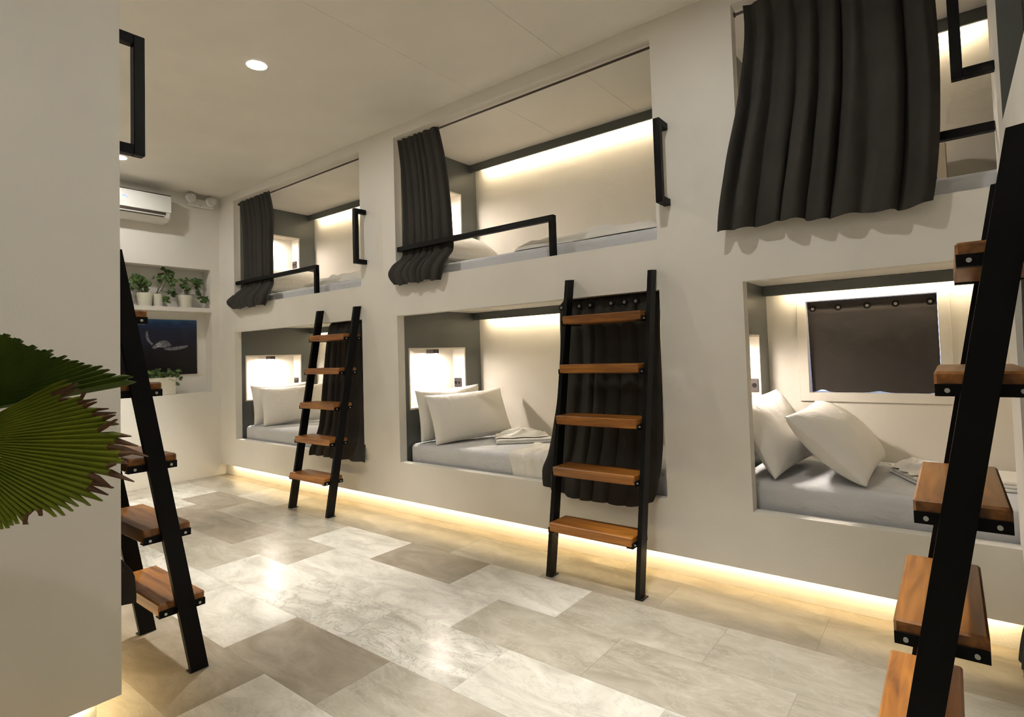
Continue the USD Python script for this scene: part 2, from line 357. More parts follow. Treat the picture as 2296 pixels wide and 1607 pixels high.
# ------------------------------------------------------------------ bunk compartments
def pod(label, loc, rot, x0, x1, upper, niche=True, window=None, lit=True, front=T):
    """Built in local axes: x along the opening, y into the wall, z up from the floor."""
    t = Thing('bunk_compartment', label, 'bunk', loc, rot, local=True)
    F, DB, D = front, 0.83, 0.91
    if upper: base, mb, nz, top, bz = 1.53, 1.60, (2.04, 2.47), UZ[1] + .001, 2.69
    else:     base, mb, nz, top, bz = 0.13, 0.30, (0.755, 1.19), 1.49, 1.43
    side = box(x0 - .02, x0, F, D + .02, base, top)
    if niche:
        ny0, ny1 = 0.115, 0.71
        side = cut(side, box(x0 - 1, x0 + 1, ny0 - .012, ny1 + .012, nz[0] - .012, nz[1] + .012))
    t.part('headboard_panel', side, 'grey')
    if niche:
        d, w = 0.125, 0.012
        t.part('niche_lining', join(box(x0 - .02 - d, x0 - .02 - d + w, ny0 - w, ny1 + w, nz[0] - w, nz[1] + w), box(x0 - .02 - d + w, x0 - .0005, ny0 - w, ny0, nz[0] - w, nz[1] + w), box(x0 - .02 - d + w, x0 - .0005, ny1, ny1 + w, nz[0] - w, nz[1] + w),
                                    box(x0 - .02 - d + w, x0 - .0005, ny0, ny1, nz[0] - w, nz[0]), box(x0 - .02 - d + w, x0 - .0005, ny0, ny1, nz[1], nz[1] + w)), 'niche')
    t.part('foot_panel', box(x1, x1 + .02, F, D + .02, base, top), 'grey' if not window else 'pod')
    back = box(x0, x1, D, D + .02, base, top)
    if window: back = cut(back, box(window[0], window[1], 0, 2, window[2], window[3]))
    t.part('back_panel', back, 'pod')
    t.part('bed_base', box(x0, x1, F, D, base, mb), 'pod')
    cx = [x0] + ([x0 + .93, x0 + 1.56] if x1 - x0 > 1.7 and upper else []) + [x1]
    for a, b in zip(cx[:-1], cx[1:]):
        t.part('ceiling_panel', cbox(a + .0004, b - .0004, F if upper else .0, D, top, top + .018, .001) if upper else cbox(a + .0004, b - .0004, F, D, top, top + .018, .001), 'ceiling')
    t.part('valance', cbox(x0 + .001, x1 - .001, DB, DB + .018, bz, top - .0005, .002), 'grey')
    if lit:
        t.part('led_strip', box(x0 + .11, x1 - .02, DB + .0185, DB + .0265, bz + .004, bz + .012), 'strip')
    return t

NAMES = ['far', 'middle', 'near']
PX = [(-2.441, -0.405), (-0.001, 2.021), (2.305, 3.40)]
WIN = (2.52, 3.13, 0.86, 1.385)
pods = {}
for i, (x0, x1) in enumerate(PX):
    n = ['at the far end next to the plant niche', 'in the middle of the row', 'nearest the right-hand ladder'][i]
    pods[i, 0] = pod('lower sleeping compartment with grey headboard %s' % n, (x0, 0, 0), 0, 0, x1 - x0, False, window=(WIN[0] - x0, WIN[1] - x0, WIN[2], WIN[3]) if i == 2 else None)
    pods[i, 1] = pod('upper sleeping compartment with grey headboard %s' % n, (x0, 0, 0), 0, 0, x1 - x0, True)
pod('dim lower compartment behind the dark curtain of the left block', (1.0, BY, 0), 180, 0, 1.95, False, niche=False, lit=False)
pod('dark lower compartment in the right-hand wall behind the near ladder', (XR, -0.27, 0), -90, 0, 2.01, False, niche=False, lit=False)
up_r = pod('grey-lined upper compartment in the right-hand wall above the near ladder', (XR, -0.27, 0), -90, 0, 2.01, True, niche=False, lit=False)

up_r.part('end_lining', box(.0005, .003, .001, T - .0005, 1.851, UZ[1] - .001), 'grey')
# window in the near lower bunk
win = Thing('window_1', kind='structure', loc=(2.825, .91, WIN[2] - .05))
win.part('casing', cut(cbox(WIN[0] - .05, WIN[1] + .05, .897, .9098, WIN[2] - .05, WIN[3] + .045, .003), box(WIN[0], WIN[1], 0, 2, WIN[2], WIN[3])), 'pod')
win.part('reveal', cut(box(WIN[0] - .015, WIN[1] + .015, .931, 1.06, WIN[2] - .015, WIN[3] + .015), box(WIN[0], WIN[1], 0, 2, WIN[2], WIN[3])), 'pod')
win.part('pane', box(WIN[0] + .0005, WIN[1] - .0005, 1.03, 1.036, WIN[2] + .0005, WIN[3] - .0005), 'pane')

# ------------------------------------------------------------------ mattresses
for i, (x0, x1) in enumerate(PX):
    n = ['far', 'middle', 'near'][i]
    for u in (0, 1):
        z0, z1 = ((0.30, 0.50), (1.60, 1.785))[u]
        lab = {(0, 0): 'mattress in grey-white sheet in the lower far bunk behind the small ladder', (1, 0): 'mattress in grey-white sheet in the lower middle bunk under two pillows and a folded towel', (2, 0): 'mattress in grey-white sheet in the lower near bunk under the curtained window',
               (0, 1): 'mattress in pale sheet in the upper far bunk', (1, 1): 'mattress in pale sheet in the upper middle bunk below the wall handle', (2, 1): 'mattress in pale sheet in the upper near bunk behind the large hanging curtain'}[i, u]
        t = Thing('mattress', lab, 'mattress', ((x0 + x1) / 2, .5, z0))
        t.part('sheet_cover', rbox(x0 + .006, x1 - .006, .092, .84 if False else .902, z0 + .001, z1, .035), 'sheet', smooth=40)

# ------------------------------------------------------------------ pillows
def pillow_mesh(w, h, th, seed, n=33):
    u = np.linspace(-1, 1, n); U, V = np.meshgrid(u, u, indexing='ij')
    x = w / 2 * U * (1 - .045 * (1 - V ** 2)); y = h / 2 * V * (1 - .055 * (1 - U ** 2))
    e = np.clip((1 - U ** 2), 0, 1) ** .46 * np.clip((1 - V ** 2), 0, 1) ** .46
    P = np.stack([x * 6, y * 6, 0 * x + seed], -1)
    wr = (meshkit.fbm(P * 1.3, 4, seed) - .5) * .016 * (e > 0) * (1 - e * .3)
    hz = th / 2 * e + .004
    top = np.stack([x, y, hz + wr], -1); bot = np.stack([x, y, -hz * .9 + wr * .4], -1)
    N = n * n; I = np.arange(N).reshape(n, n); a, b, c, d = I[:-1, :-1].ravel(), I[1:, :-1].ravel(), I[1:, 1:].ravel(), I[:-1, 1:].ravel()
    f = [np.stack([a, b, c, d], 1), np.stack([a, d, c, b], 1) + N]
    rim = np.concatenate([I[:, 0], I[-1, 1:], I[-2::-1, -1], I[0, -2:0:-1]]); r2 = np.roll(rim, -1)
    f.append(np.stack([r2, rim, rim + N, r2 + N], 1))
    return vf((np.vstack([top.reshape(-1, 3), bot.reshape(-1, 3)]), np.vstack(f)))

def pillow(label, center, xdir, ydir, w=.62, h=.42, th=.17, seed=1):
    p = numbered('/World/pillow'); x = UsdGeom.Xform.Define(stage, p)
    x.AddTransformOp().Set(frame(center, xdir, ydir)); props(x.GetPrim(), label, 'pillow')
    usdkit.mesh(stage, p + '/pillowcase', pillow_mesh(w, h, th, seed), M['linen'], smooth=60)

pillow('plump white pillow leaning in front on the lower middle bed beside the towel', (.285, .445, .686), (.18, .56, .02), (-.15, -.02, .31), w=.66, h=.375, th=.19, seed=2)
pillow('white pillow standing against the headboard of the lower middle bunk, behind another', (.085, .45, .703), (.03, .60, .01), (-.05, 0, .40), w=.66, h=.38, th=.12, seed=3)
pillow('white pillow leaning in front on the lower far bed', (-2.14, .46, .695), (.18, .56, .02), (-.14, -.02, .32), w=.64, h=.39, seed=4)
pillow('white pillow standing against the headboard of the lower far bunk, behind another', (-2.35, .46, .705), (.03, .60, .01), (-.06, 0, .40), w=.66, h=.40, th=.13, seed=5)
pillow('large white pillow tipped back at the foot of the curtained window', (2.715, .445, .672), (.02, .56, .02), (-.31, -.04, .28), w=.62, h=.42, th=.23, seed=6)
pillow('white pillow slumped against the headboard in the near lower bunk, partly hidden by the jamb', (2.435, .43, .70), (.06, .60, .02), (-.18, 0, .34), w=.62, h=.40, th=.17, seed=7)
pillow('white pillow on the upper middle bed behind the black guard rail', (.25, .45, 1.95), (.10, .58, .0), (-.30, .0, .20), w=.62, h=.42, th=.15, seed=8)
pillow('creased white pillow on the upper far bed behind the guard rail', (-2.13, .44, 1.95), (.10, .58, .0), (-.28, .0, .22), w=.62, h=.42, th=.15, seed=9)

# ------------------------------------------------------------------ towels, sheets, blankets
def towel(label, c, rot, w, d, layers, seed, crumple=True):
    t = Thing('towel', label, 'towel', c, rot, local=True)
    z = 0.002; rg = np.random.default_rng(seed)
    for k in range(layers):
        h = .015; s = 1 - .015 * k
        m = rbox(-w / 2 * s, w / 2 * s, -d / 2 * s, d / 2 * s, z, z + h, .0072); z += h * .98
        t.part('fold', m, 'linen', smooth=50)
    if crumple:
        n = 26; u = np.linspace(-1, 1, n); U, V = np.meshgrid(u, u, indexing='ij')
        hgt = z + .008 + .075 * meshkit.fbm(np.stack([U * 1.6, V * 7.0, 0 * U + seed], -1), 3, seed) * np.clip(1 - (U ** 2 + V ** 2) ** 1.5, 0, 1)
        P = np.stack([-.01 + U * w * .46 + .01 * np.sin(V * 9), .02 + V * d * .42 + .012 * np.sin(U * 7 + 1), hgt], -1)
        t.part('loose_fold', sheet(P, .004), 'linen', smooth=60)
towel('white towel folded flat with a rumpled top on the lower middle bed', (.68, .575, .50), 42, .40, .27, 2, 3)
towel('white towel bundled on the near lower bed behind the ladder steps', (3.06, .50, .50), 25, .20, .30, 2, 5)
towel('pale towel lying at the foot of the near lower bed by the right-hand wall', (3.31, .50, .50), 88, .26, .14, 3, 6, False)

# white sheet hanging over the bed edge in the middle lower bunk
n = 40; su = np.linspace(0, 1, 44); sv = np.linspace(0, 1, n); U, V = np.meshgrid(su, sv, indexing='ij')
x = .94 + U * .42 + .12 * (.75 - V) * (1 - U) * -1 + .018 * np.sin(V * 9) * (1 - U)
s = V * .56                                    # arc length from the bed's middle over the front edge
over = np.clip(s - .40, 0, None)
y = np.where(s < .40, .085 + .40 - s, .085 - .010 * np.sin(np.clip(over / .03, 0, 1) * np.pi / 2))
zz = np.where(s < .40, .5065, .5065 - over * .92)
wrk = (meshkit.fbm(np.stack([U * 6, V * 2.0, 0 * U], -1), 3, 5) - .35)
zz = zz + np.where(s < .40, .045 * np.clip(wrk, 0, 1), 0); y = y - np.where(s < .40, 0, .030 * np.clip(wrk, 0, 1))
single('loose_sheet', sheet(np.stack([x, y, zz], -1), .003), 'linen', 'white top sheet hanging over the front edge of the lower middle bed', 'bed sheet', smooth=60)

def blanket(label, x0, x1, y0, y1, z, hgt, seed):
    nu, nv = 70, 40; U, V = np.meshgrid(np.linspace(0, 1, nu), np.linspace(0, 1, nv), indexing='ij')
    e = np.clip(np.minimum.reduce([U, 1 - U, V, 1 - V]) * 7, 0, 1) ** .6
    f = meshkit.fbm(np.stack([U * 5 + seed, V * 3.2, 0 * U], -1), 4, seed); f2 = np.abs(meshkit.noise(np.stack([U * 9 + V * 6, V * 3, 0 * U + seed], -1), seed) - .5) * 2
    zz = z + .005 + hgt * e * (.35 + .6 * f + .35 * (1 - f2) * f)
    xx = x0 + (x1 - x0) * U + .03 * (meshkit.noise(np.stack([V * 5, 0 * U + seed, U * 2], -1), seed) - .5) * 2; yy = y0 + (y1 - y0) * V + .02 * (meshkit.noise(np.stack([U * 6, 0 * U, V + seed], -1), seed + 2) - .5) * 2
    single('blanket', sheet(np.stack([xx, yy, zz], -1), .005), 'linen', label, 'blanket', smooth=60)
blanket('rumpled white blanket along the upper middle bed under the handle', 1.02, 1.97, .13, .62, 1.785, .085, 3)
blanket('rumpled white blanket on the foot half of the upper far bed', -1.5, -.5, .16, .62, 1.785, .085, 5)

# ------------------------------------------------------------------ reading lamps and outlets in the niches
for (i, u), lab in {(0, 0): 'small black reading lamp under the top of the lower far niche', (1, 0): 'small black reading lamp under the top of the lower middle niche', (2, 0): 'small black reading lamp in the narrow bright niche of the near lower bunk',
                    (0, 1): 'small black reading lamp in the upper far niche', (1, 1): 'small black reading lamp in the upper middle niche beside the curtain', (2, 1): 'small black reading lamp in the upper near niche behind the large curtain'}.items():
    x = PX[i][0] - .055; zt = (1.19, 2.47)[u]
    t = Thing('reading_lamp', lab, 'lamp', (x, .40, zt - .03), group=None)
    t.part('housing', cbox(x - .045, x + .045, .372, .428, zt - .034, zt - .0005, .003), 'blackplastic')
    t.part('lens', cbox(x - .036, x + .036, .381, .419, zt - .0355, zt - .0342, .0004), 'readinglamp')
for (i, u), lab in {(0, 0): 'black double outlet in the lower far niche beside the pillows', (1, 0): 'black double outlet in the lower middle niche above the pillows', (2, 0): 'black double outlet in the near lower niche under its lamp', (0, 1): 'black outlet low in the upper far niche'}.items():
    x = PX[i][0] - (.077 if i < 2 else .052); zc = (0.912, 2.195)[u]
    t = Thing('power_outlet', lab, 'outlet', (x, .71, zc - .04))
    t.part('plate', cbox(x - .040, x + .040, .7005, .7095, zc - .038, zc + .038, .003), 'blackplastic')
    for dx in (-.018, .018):
        t.part('socket', join(cyl((x + dx, .7005, zc), (x + dx, .699, zc), .013, 16), cyl((x + dx, .6995, zc + .004), (x + dx, .6985, zc + .004), .003, 8)), 'black')

# ------------------------------------------------------------------ curtain rods
for i, (a, b) in enumerate(A):
    for u in (0, 1):
        lab = ('%s rod across the top of the %s %s bunk opening' % (('thin dark', 'slender dark')[u], ('lower', 'upper')[u], NAMES[i]))
        z = (1.466, 2.728)[u]; yr = (.082, .056)[u]; xa, xb = (a, b) if u else (PX[i][0] + .001, PX[i][1] - .001)
        if i == 2 and u == 0: continue
        t = Thing('curtain_rod', lab, 'rod', ((a + b) / 2, .03, z))
        t.part('rod', cyl((xa + .001, yr, z), (xb - .001, yr, z), .0065, 12), 'rod')
        for x in (xa + .003, xb - .003): t.part('end_cap', cyl((x - .0025, yr, z), (x + .0025, yr, z), .012, 14), 'rod')

# ------------------------------------------------------------------ curtains
def lerp_rows(rows, n):
    rows = sorted(rows, key=lambda r: -r[0]); R = np.array(rows, float); s = np.concatenate([[0], np.cumsum(np.abs(np.diff(R[:, 0])))]); s /= s[-1]
    q = np.linspace(0, 1, n)
    from scipy.interpolate import PchipInterpolator
    return np.stack([PchipInterpolator(s, R[:, k])(q) for k in range(R.shape[1])], 1)

def drape(rows, nf, seed, nu=None, nv=60, hem=0.0, hemf=None, axis='x', squash=.5, ph=0.0):
    """rows: (z, left, right, offset, fold depth). Folds run down the cloth, deeper and fewer towards the hem."""
    nu = nu or int(nf * 14); Q = lerp_rows(rows, nv); u = np.linspace(0, 1, nu); rg = np.random.default_rng(seed)
    k = np.arange(1, 5); amp = rg.uniform(-1, 1, 4) * .35 / k; phs = rg.uniform(0, 6.28, 4)
    warp = u + (amp[:, None] * np.sin(2 * np.pi * k[:, None] * u + phs[:, None])).sum(0) * .12
    P = np.zeros((nu, nv, 3))
    big = rg.uniform(.55, 1.25, 64)
    for j, (z, l, r, o, a) in enumerate(Q):
        v = j / (nv - 1)
        p = 2 * np.pi * nf * (warp + .012 * math.sin(3 * v + seed)) + ph
        f = np.sin(p + .5 * np.sin(p)); g = np.interp((p - ph) / (2 * np.pi), np.arange(64), big)
        f2 = np.sin(p * .43 + seed + 1.1 * v); f3 = np.sin(p * 2.3 + 2 * seed + 3 * v)
        xx = l + (r - l) * (u + squash / nf * .26 * np.cos(p + .4 * f2) * (.4 + .6 * v) * np.clip(np.minimum(u, 1 - u) * 12, 0, 1))
        yy = o + a * (f * g * .72 + .42 * f2 * (.3 + .7 * v) + .10 * f3)
        hz = (hemf(u) if hemf is not None else 0) * v ** 3 + hem * v ** 4 * (.6 * np.sin(p + 1.1) + .8 * np.sin(p * .37 + seed))
        P[:, j, 0], P[:, j, 1], P[:, j, 2] = (xx, yy, z + hz) if axis == 'x' else (yy, xx, z + hz)
    return P

def curtain(label, P, snaps=(), th=.003, m='curtain'):
    v = P.reshape(-1, 3); loc = (v.min(0) + v.max(0)) / 2; loc[2] = v[:, 2].min()
    t = Thing('curtain', label, 'curtain', loc)
    c = t.part('cloth', sheet(P, th), m, smooth=60)
    for q, nrm in snaps:
        q, nrm = np.asarray(q, float), np.asarray(nrm, float)
        t.part('snap', join(cyl(q, q + nrm * .003, .018, 20), cyl(q + nrm * .003, q + nrm * .0045, .0145, 18)), 'black')
        t.part('snap_cap', cyl(q + nrm * .0046, q + nrm * .0065, .0085, 14), 'capgrey')
    return t

curtain('black curtain gathered at the left of the upper middle bunk, tucked behind its guard rail',
        drape([(2.735, .02, .43, .032, .014), (2.45, .03, .47, .058, .016), (2.16, .03, .495, .066, .016), (1.94, .03, .51, .066, .013), (1.86, .025, .525, .045, .016), (1.80, -.010, .53, -.012, .018), (1.73, -.005, .52, -.052, .020), (1.65, .06, .495, -.054, .020)], 6.5, 3, hem=.006))
curtain('black curtain gathered at the left of the upper far bunk, tucked behind its guard rail',
        drape([(2.735, -2.395, -1.80, .032, .014), (2.5, -2.40, -1.775, .058, .016), (2.26, -2.40, -1.81, .066, .016), (1.94, -2.39, -1.82, .066, .013), (1.87, -2.40, -1.78, .045, .016), (1.80, -2.47, -1.72, -.012, .018), (1.74, -2.52, -1.70, -.050, .020), (1.655, -2.38, -1.76, -.054, .020)], 6.5, 8, hem=.006))
curtain('large charcoal curtain hanging half across the upper near bunk, its hem over the wall',
        drape([(2.737, 2.475, 3.17, .028, .010), (2.60, 2.485, 3.185, .008, .026), (2.27, 2.455, 3.19, -.035, .034), (1.97, 2.395, 3.18, -.062, .040), (1.72, 2.35, 3.155, -.062, .032), (1.665, 2.345, 3.145, -.060, .030)], 7.3, 21, nu=150, hem=.006, hemf=lambda u: .012 * np.sin(6 * u) + .03 * np.clip(u - .85, 0, 1)))
l2 = drape([(1.452, 1.40, 1.99, .093, .006), (1.40, 1.385, 1.995, .050, .010), (1.21, 1.39, 1.99, .036, .014), (.87, 1.365, 1.992, .028, .017), (.69, 1.335, 1.99, .022, .018), (.52, 1.31, 1.985, -.004, .018), (.42, 1.285, 1.98, -.034, .012), (.325, 1.29, 1.95, -.038, .011)], 6.5, 4, hem=.003, hemf=lambda u: .050 * np.clip(1 - u * 4, 0, 1) + .10 * np.clip(u - .8, 0, 1) * 2)
curtain('black curtain with snaps drawn to the right of the lower middle bunk behind its ladder', l2, [((x, .022, 1.392), (0, -1, 0)) for x in (1.41, 1.53, 1.60, 1.73, 1.81, 1.875)])
curtain('black curtain drawn to the right of the lower far bunk behind the small ladder',
        drape([(1.452, -.92, -.435, .093, .006), (1.40, -.91, -.43, .050, .010), (1.21, -.93, -.425, .034, .014), (.87, -.97, -.42, .026, .018), (.62, -1.0, -.415, .018, .018), (.48, -1.03, -.40, -.010, .018), (.40, -1.05, -.37, -.045, .020), (.352, -1.055, -.36, -.050, .020)], 5.5, 11, hem=.004))
curtain('dark curtain hem bulging from the lower bunk behind the left ladder',
        drape([(1.436, .25, .98, BY - .032, .014), (.9, .25, .98, BY - .025, .02), (.60, .28, .975, BY - .02, .02), (.50, .30, .97, BY + .02, .022), (.42, .31, .965, BY + .062, .024), (.33, .32, .955, BY + .066, .026)], 5, 5, hem=.004))
curtain('dark brown curtain at the far side of the lower bunk in the right-hand wall',
        drape([(1.436, -.75, -.285, XR + .034, .014), (.9, -.75, -.285, XR + .030, .018), (.60, -.72, -.285, XR + .026, .02), (.50, -.66, -.285, XR + .010, .008), (.42, -.56, -.290, XR - .010, .004), (.27, -.50, -.292, XR - .013, .004), (.20, -.48, -.295, XR - .027, .006), (.12, -.47, -.30, XR - .036, .008)], 7, 6, hem=.006, axis='y'))
# curtain over the window, snapped along its top
nu, nv = 60, 44; U, V = np.meshgrid(np.linspace(0, 1, nu), np.linspace(0, 1, nv), indexing='ij')
x = WIN[0] + .002 + U * (WIN[1] - WIN[0] - .004) + .008 * (1 - U) ** 6 * np.clip(V - .3, 0, 1)
z = WIN[3] - .002 - V * (WIN[3] - WIN[2] - .006) + V ** 6 * (-.003 + .014 * np.exp(-((U - .09) / .05) ** 2) + .008 * np.exp(-((U - .55) / .07) ** 2) + .006 * np.exp(-((U - .96) / .03) ** 2))
y = .945 + .006 * (meshkit.fbm(np.stack([U * 3 + V * 2, V * 3 - U * 2, 0 * U], -1), 4, 3) - .5) * 2 - .006 * np.exp(-((V - .12) / .03) ** 2)
curtain('flat charcoal curtain snapped over the window of the near lower bunk', np.stack([x, y, z], -1), [((WIN[0] + d, .9385, WIN[3] - .042), (0, -1, 0)) for d in (.03, .16, .30, .43, .58)], m='shade')

# ------------------------------------------------------------------ guard rails and handles (black square tube)
def bars(name, label, cat, segs, s=.034):
    pts = np.array([p for g in segs for p in g[1:]], float); loc = (pts.min(0) + pts.max(0)) / 2; loc[2] = pts[:, 2].min()
    t = Thing(name, label, cat, loc)
    for nm, p, q in segs:
        p, q = np.array(p, float), np.array(q, float); lo, hi = np.minimum(p, q), np.maximum(p, q); ax = int(np.argmax(hi - lo))
        lo2, hi2 = lo - s / 2, hi + s / 2; lo2[ax], hi2[ax] = lo[ax], hi[ax]
        t.part(nm, cbox(lo2[0], hi2[0], lo2[1], hi2[1], lo2[2], hi2[2], .002), 'black')
h = .017
bars('guard_rail', 'black square-tube guard rail of the upper middle bunk', 'rail', [('top_bar', (.0005, .028, 1.925), (1.377, .028, 1.925)), ('post', (1.36, .028, 1.6965), (1.36, .028, 1.908))])
bars('guard_rail', 'black square-tube guard rail of the upper far bunk', 'rail', [('top_bar', (-2.44, .028, 1.925), (-1.037, .028, 1.925)), ('post', (-1.054, .028, 1.6965), (-1.054, .028, 1.908))])
bars('guard_rail', 'black guard rail at the right end of the upper near bunk', 'rail', [('top_bar', (2.62, .028, 1.925), (3.34, .028, 1.925)), ('post', (2.637, .028, 1.6965), (2.637, .028, 1.908))])
def handle(label, x, y, sx, sy, z0, z1, d=.09):
    """sx, sy: the direction out of the wall."""
    e = np.array([sx, sy, 0.]); w = np.array([x, y, 0.])
    b = w + e * d
    bars('grab_handle', label, 'handle', [('bar', (*b[:2], z0), (*b[:2], z1)), ('arm', (*(w + e * .0005)[:2], z0 + h), (*(w + e * (d - h))[:2], z0 + h)), ('arm', (*(w + e * .0005)[:2], z1 - h), (*(w + e * (d - h))[:2], z1 - h))])
handle('black grab handle on the wall to the right of the upper middle bunk', 2.078, 0, 0, -1, 1.855, 2.275)
handle('black grab handle on the wall to the right of the upper far bunk', -.348, 0, 0, -1, 1.855, 2.275)
handle('tall black grab handle on the left block above the left ladder', 1.008, BY, 0, 1, 1.845, 2.26)
handle('black grab handle at the corner beside the big hanging curtain', XR, -.10, -1, 0, 2.085, 2.50, d=.105)

# ------------------------------------------------------------------ ladders
def d_of(z): return .312 - .178 * z
def make_ladder(label):
    t = Thing('ladder', label, 'ladder', (1.752, 0, 0), local=True)
    for s in (-1, 1):
        x = .2455 * s; hw, hd, zt = .011, .030, 1.54
        p = [(x + a * hw, -d_of(0) + b * hd, .0005) for a in (-1, 1) for b in (-1, 1)] + [(x + a * hw, -d_of(zt) + b * hd, zt - .006 * (b < 0)) for a in (-1, 1) for b in (-1, 1)]
        rl = t.part('rail', hull(p), 'black')
        t.part('foot_plate', cbox(x - .012, x + .026, -d_of(0) - .030, -d_of(0) + .036, .0003, .004, .001), 'black')
    for k, z in enumerate((.275, .547, .805, 1.069, 1.329)):
        y = -d_of(z)
        st = t.part('step', cbox(-.229, .229, y - .079, y + .079, z - .046, z, .005), 'wood')
        for s in (-1, 1):
            xo = s * .2335
            a, b = sorted((s * .2294, s * .2336)); c, d = sorted((s * .2336, s * .20))
            br = t.part('bracket', join(box(a, b, y - .0785, y + .0785, z - .050, z - .025), box(c, d, y - .078, y + .078, z - .050, z - .0465)), 'black', parent=st)
            for q in (-.058, .058):
                t.part('bolt', cyl((s * .2332, y + q, z - .038), (s * .238, y + q, z - .038), .0048, 14), 'bolt', parent=st)
    return t
lad = make_ladder('black ladder with five wooden steps leaning at the lower middle bunk')
copy(lad, 'black ladder with five wooden steps leaning at the lower far bunk', loc=(-.663, 0, 0))
copy(lad, 'black ladder with wooden steps leaning on the left block, partly hidden by the end wall', loc=(.668, BY, 0), rot=180)
copy(lad, 'large black ladder with wooden steps before the near bunk, at the right edge', loc=(XR, -1.035, 0), rot=-90)

# ------------------------------------------------------------------ downlights
for i, (x, y) in enumerate(DOWN):
    lab = ['lit round downlight in the ceiling between the two bunk rows', 'small lit downlight in the ceiling near the air conditioner', 'round downlight in the ceiling by the big hanging curtain', 'round downlight in the ceiling behind the end wall'][i]
    t = Thing('downlight', lab, 'light', (x, y, CEIL - .006))
    t.part('trim_ring', lathe([(.0365, CEIL - .0005), (.056, CEIL - .0005), (.054, CEIL - .003), (.039, CEIL - .004), (.0365, CEIL - .0005)], x, y, 32), 'plastic', smooth=40)
    t.part('lens', cyl((x, y, CEIL - .003), (x, y, CEIL - .0006), .036, 28), 'lens')

# ------------------------------------------------------------------ air conditioner and emergency light
ac = Thing('air_conditioner', 'white wall-mounted air conditioner with a blue display', 'air conditioner', (XE + .1, -.95, 2.47))
prof = [(XE + .0005, 2.475), (XE + .0005, 2.73), (XE + .13, 2.735), (XE + .185, 2.715), (XE + .195, 2.56), (XE + .175, 2.51), (XE + .12, 2.475)]
y0, y1 = -1.40, -.52
v = np.array([(x, y, z) for y in (y0, y0 + .015, y1 - .015, y1) for x, z in ([(XE + .0005 + (px - XE - .0005) * .95, 2.60 + (pz - 2.60) * .95) for px, pz in prof] if y in (y0, y1) else prof)])
ac.part('body', hull(v), 'plastic')
ac.part('front_panel', cbox(XE + .190, XE + .201, y0 + .01, y1 - .004, 2.555, 2.712, .003), 'plastic')
ac.part('intake_gap', box(XE + .130, XE + .198, y0 + .012, y1 - .006, 2.7155, 2.7215), 'slot')
def louvre(z0, x0, z1, x1, ya, yb, th):
    d = np.array([x1 - x0, 0, z1 - z0]); d /= np.linalg.norm(d); nn = np.array([d[2], 0, -d[0]]) * -1
    return hull([(x0 + nn[0] * s * th, y, z0 + nn[2] * s * th) for y in (ya, yb) for s in (-1, 1)] + [(x1 + nn[0] * s * th, y, z1 + nn[2] * s * th) for y in (ya, yb) for s in (-1, 1)])
ac.part('air_outlet', louvre(2.553, XE + .192, 2.532, XE + .184, y0 + .03, y1 - .05, .004), 'slot')
ac.part('air_outlet', louvre(2.521, XE + .178, 2.512, XE + .174, y0 + .03, y1 - .06, .0035), 'slot')
ac.part('louvre', louvre(2.531, XE + .186, 2.522, XE + .182, y0 + .03, y1 - .055, .003), 'plastic')
ac.part('display', join(cbox(XE + .2008, XE + .2022, -.925, -.895, 2.640, 2.654, .0005), cbox(XE + .2008, XE + .2022, -.905, -.880, 2.634, 2.642, .0005)), 'bluelight')
em = Thing('emergency_light', 'white emergency light with two round clear lamps beside the air conditioner', 'emergency light', (XE + .03, -.2, 2.70))
em.part('body', rbox(XE + .0005, XE + .05, -.31, -.07, 2.705, 2.785, .012), 'plastic', smooth=40)
for yy, zz in ((-.305, 2.775), (-.115, 2.768)):
    hd = em.part('lamp_head', vf(trimesh.creation.icosphere(3, .047).apply_transform(trimesh.transformations.compose_matrix(scale=(.75, 1, 1), translate=(XE + .075, yy, zz)))), 'plastic', smooth=True)
    em.part('reflector', cyl((XE + .100, yy, zz - .004), (XE + .113, yy, zz - .006), .034, 24, .040), 'reflector', parent=hd)
    em.part('bulb', vf(trimesh.creation.icosphere(2, .010).apply_translation((XE + .118, yy + .004, zz + .012))), 'plastic', parent=hd, smooth=True)
em.part('indicator', cbox(XE + .049, XE + .053, -.215, -.195, 2.715, 2.719, .0005), 'slot')

# ------------------------------------------------------------------ plants in the wall niches
def leaf_shape(c, d, n, s, lob=3):
    """A small lobed ivy leaf centred at c, pointing along d, facing n."""
    d = d / np.linalg.norm(d); n = n - d * (n @ d); n /= np.linalg.norm(n); e = np.cross(n, d)
    o = [(-.5, .0), (-.35, .42), (.05, .30), (.12, .55), (.40, .28), (.75, 0), (.40, -.28), (.12, -.55), (.05, -.30), (-.35, -.42)]
    pts = [c + s * (a * d + b * e - .25 * abs(b) * n) for a, b in o]
    v = np.array([c + .03 * s * n] + pts); k = len(pts)
    f = [(0, 1 + i, 1 + (i + 1) % k) for i in range(k)]
    v2 = v - n * .0012
    F = np.array(f); rim = [(1 + i, 1 + k + 1 + i, 1 + k + 1 + (i + 1) % k) for i in range(k)] + [(1 + i, 1 + k + 1 + (i + 1) % k, 1 + (i + 1) % k) for i in range(k)]
    return np.vstack([v, v2]), np.vstack([F, F[:, ::-1] + len(v), np.array(rim)])

